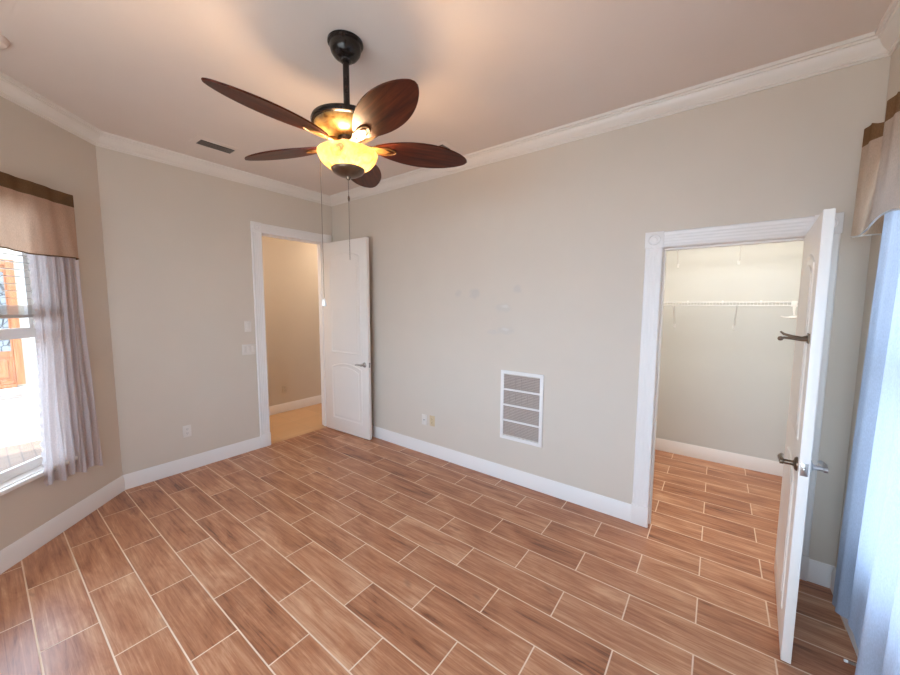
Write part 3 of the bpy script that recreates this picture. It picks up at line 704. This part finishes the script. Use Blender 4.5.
# --- slanted-wall window: valance, sheer, blind
vr = empty('valance', (0, YC, 0), CH_ROT); tag(vr, 'tan valance with dark brown top band over the window with blinds', 'valance', 'brown window valances')
def val1(u, v, push=0.0):
    s0, s1 = lerp(.320, .315, v), lerp(2.005, 2.035, v); s = lerp(s0, s1, u)
    fold = .010 * math.sin(2 * PI * (u * 6.5 + .1)) + .006 * math.sin(2 * PI * (u * 15 + .4 * v))
    off_ = .082 + fold * (.5 + .5 * v) + push
    e = min(u, 1 - u) * 1.67
    if e < .045: off_ = lerp(.002, off_, min(1, (e / .045) ** .7))
    return (s, off_, lerp(2.447, 1.985 + .006 * math.sin(u * 23), v))
MB().add(cloth_grid(val1, 240, 24)).build('fabric', M['valance'], vr, 80)
b_ = MB(); b_.tube([val1(k / 160, 1.0) for k in range(161)], .0045, 6); b_.build('hem', M['valance_trim'], vr, 60)
sr = empty('sheer_curtain', (0, YC, 0), CH_ROT); tag(sr, 'white sheer curtain panel hanging right of the window with blinds', 'curtain', 'white sheer curtains')
def sheer1(u, v):
    s = lerp(lerp(.655, .70, v), lerp(.345, .265, v), u)
    amp = lerp(.008, .015, v); off_ = .040 + amp * math.sin(2 * PI * (u * 5.2 + .15 * math.sin(3 * v))) + .006 * math.sin(2 * PI * (u * 13 + v))
    zb = .405 - .045 * u + .016 * math.sin(u * 17) ; return (s + .006 * math.sin(9 * v + 4 * u), off_, lerp(2.41, zb, v))
MB().add(cloth_grid(sheer1, 120, 70)).build('sheer_fabric', M['sheer'], sr, 80)
def ruffle(u, v):
    p = Vector(sheer1(0, v)); return (p.x + u * .026 + .003 * math.sin(v * 150) * u, p.y + .006 * u * math.sin(v * 190), p.z)
MB().add(cloth_grid(ruffle, 4, 300)).build('lace_edge', M['sheer'], sr, 80)
bl = empty('window_blind', (0, YC, 0), CH_ROT); tag(bl, 'white slatted blind raised halfway in the window under the brown valance', 'blind')
b0, b1 = WIN_S0 + .015, WIN_S1 - .015
b_ = MB(); b_.box(b0, b1, -.062, -.012, WIN_Z1 - .045, WIN_Z1 - .002, .003); b_.build('head_rail', M['blind'], bl, 30)
z = 1.69
while z < WIN_Z1 - .06:
    b_ = MB(); b_.box(b0, b1, -.060, -.014, z - .0014, z + .0014); b_.build('slat', M['blind'], bl); z += .047
b_ = MB()
for k in range(9): b_.box(b0, b1, -.060, -.014, 1.586 + k * .0065, 1.590 + k * .0065)
b_.box(b0, b1, -.060, -.014, 1.560, 1.583, .004); b_.build('bottom_rail', M['blind'], bl, 30)
for s in (b0 + .09, (b0 + b1) / 2, b1 - .09):
    b_ = MB()
    for y in (-.061, -.013): b_.tube([(s, y, 1.57), (s, y, WIN_Z1 - .03)], .0013, 5)
    b_.build('ladder_cord', M['blind'], bl)
# --- right-hand window
vr = empty('valance', (X, 0, 0), PI / 2); tag(vr, 'pleated tan valance with brown top band above the floor-length sheer', 'valance', 'brown window valances')
def val2(u, v):
    y0, y1 = lerp(-.185, -.165, v ** 1.3), lerp(-2.55, -2.65, v ** 1.3); s = lerp(y0, y1, u); L_ = u * 2.35
    ph = 2 * PI * L_ / .31
    fold = .020 * math.tanh(2.2 * math.sin(ph + .5)) * (1.0 - .95 * v) + .028 * v + .006 * (1 - v) * math.sin(3 * ph)
    off_ = .085 + fold
    if L_ < .03: off_ = lerp(.002, off_, (L_ / .03) ** .8)
    if 2.35 - L_ < .06: off_ = lerp(.002, off_, ((2.35 - L_) / .06) ** .8)
    zt = 2.52 + .012 * math.tanh(3 * math.sin(ph + .6)); zb = 2.02 - .02 * math.sin(ph * .5)
    return (s, off_, lerp(zt, zb, v))
M['valance2'] = cloth('tan_valance_pleated', (0.62, 0.47, 0.35), .45, 0.0, band=(2.445, (0.27, 0.15, 0.075)))
MB().add(cloth_grid(val2, 300, 30)).build('fabric', M['valance2'], vr, 80)
b_ = MB(); b_.tube([val2(k / 200, 1.0) for k in range(201)], .004, 6); b_.build('hem', M['valance_lining'], vr, 60)
sr = empty('sheer_curtain', (X, 0, 0), PI / 2); tag(sr, 'floor-length white sheer curtain glowing beside the open closet door', 'curtain', 'white sheer curtains')
def sheer2(u, v):
    s = lerp(lerp(-.45, -.285, v), lerp(-2.45, -2.50, v), u); L_ = u * 2.1
    amp = lerp(.012, .034, v) * min(1, .35 + L_ * 1.6); ph = 2 * PI * L_ / .24
    off_ = .060 - .026 * math.exp(-((L_ - .2) / .16) ** 2) + amp * math.sin(ph + .9 * math.sin(2.2 * L_)) + .007 * math.sin(2.7 * ph + 2 * v)
    return (s + .012 * math.sin(3 * v + 5 * L_) * v, max(.022, off_), lerp(2.42, .070 + .11 * math.exp(-((L_ - .25) / .11) ** 2) + .008 * math.sin(ph), v))
MB().add(cloth_grid(sheer2, 360, 70)).build('sheer_fabric', M['sheer_skylit'], sr, 80)
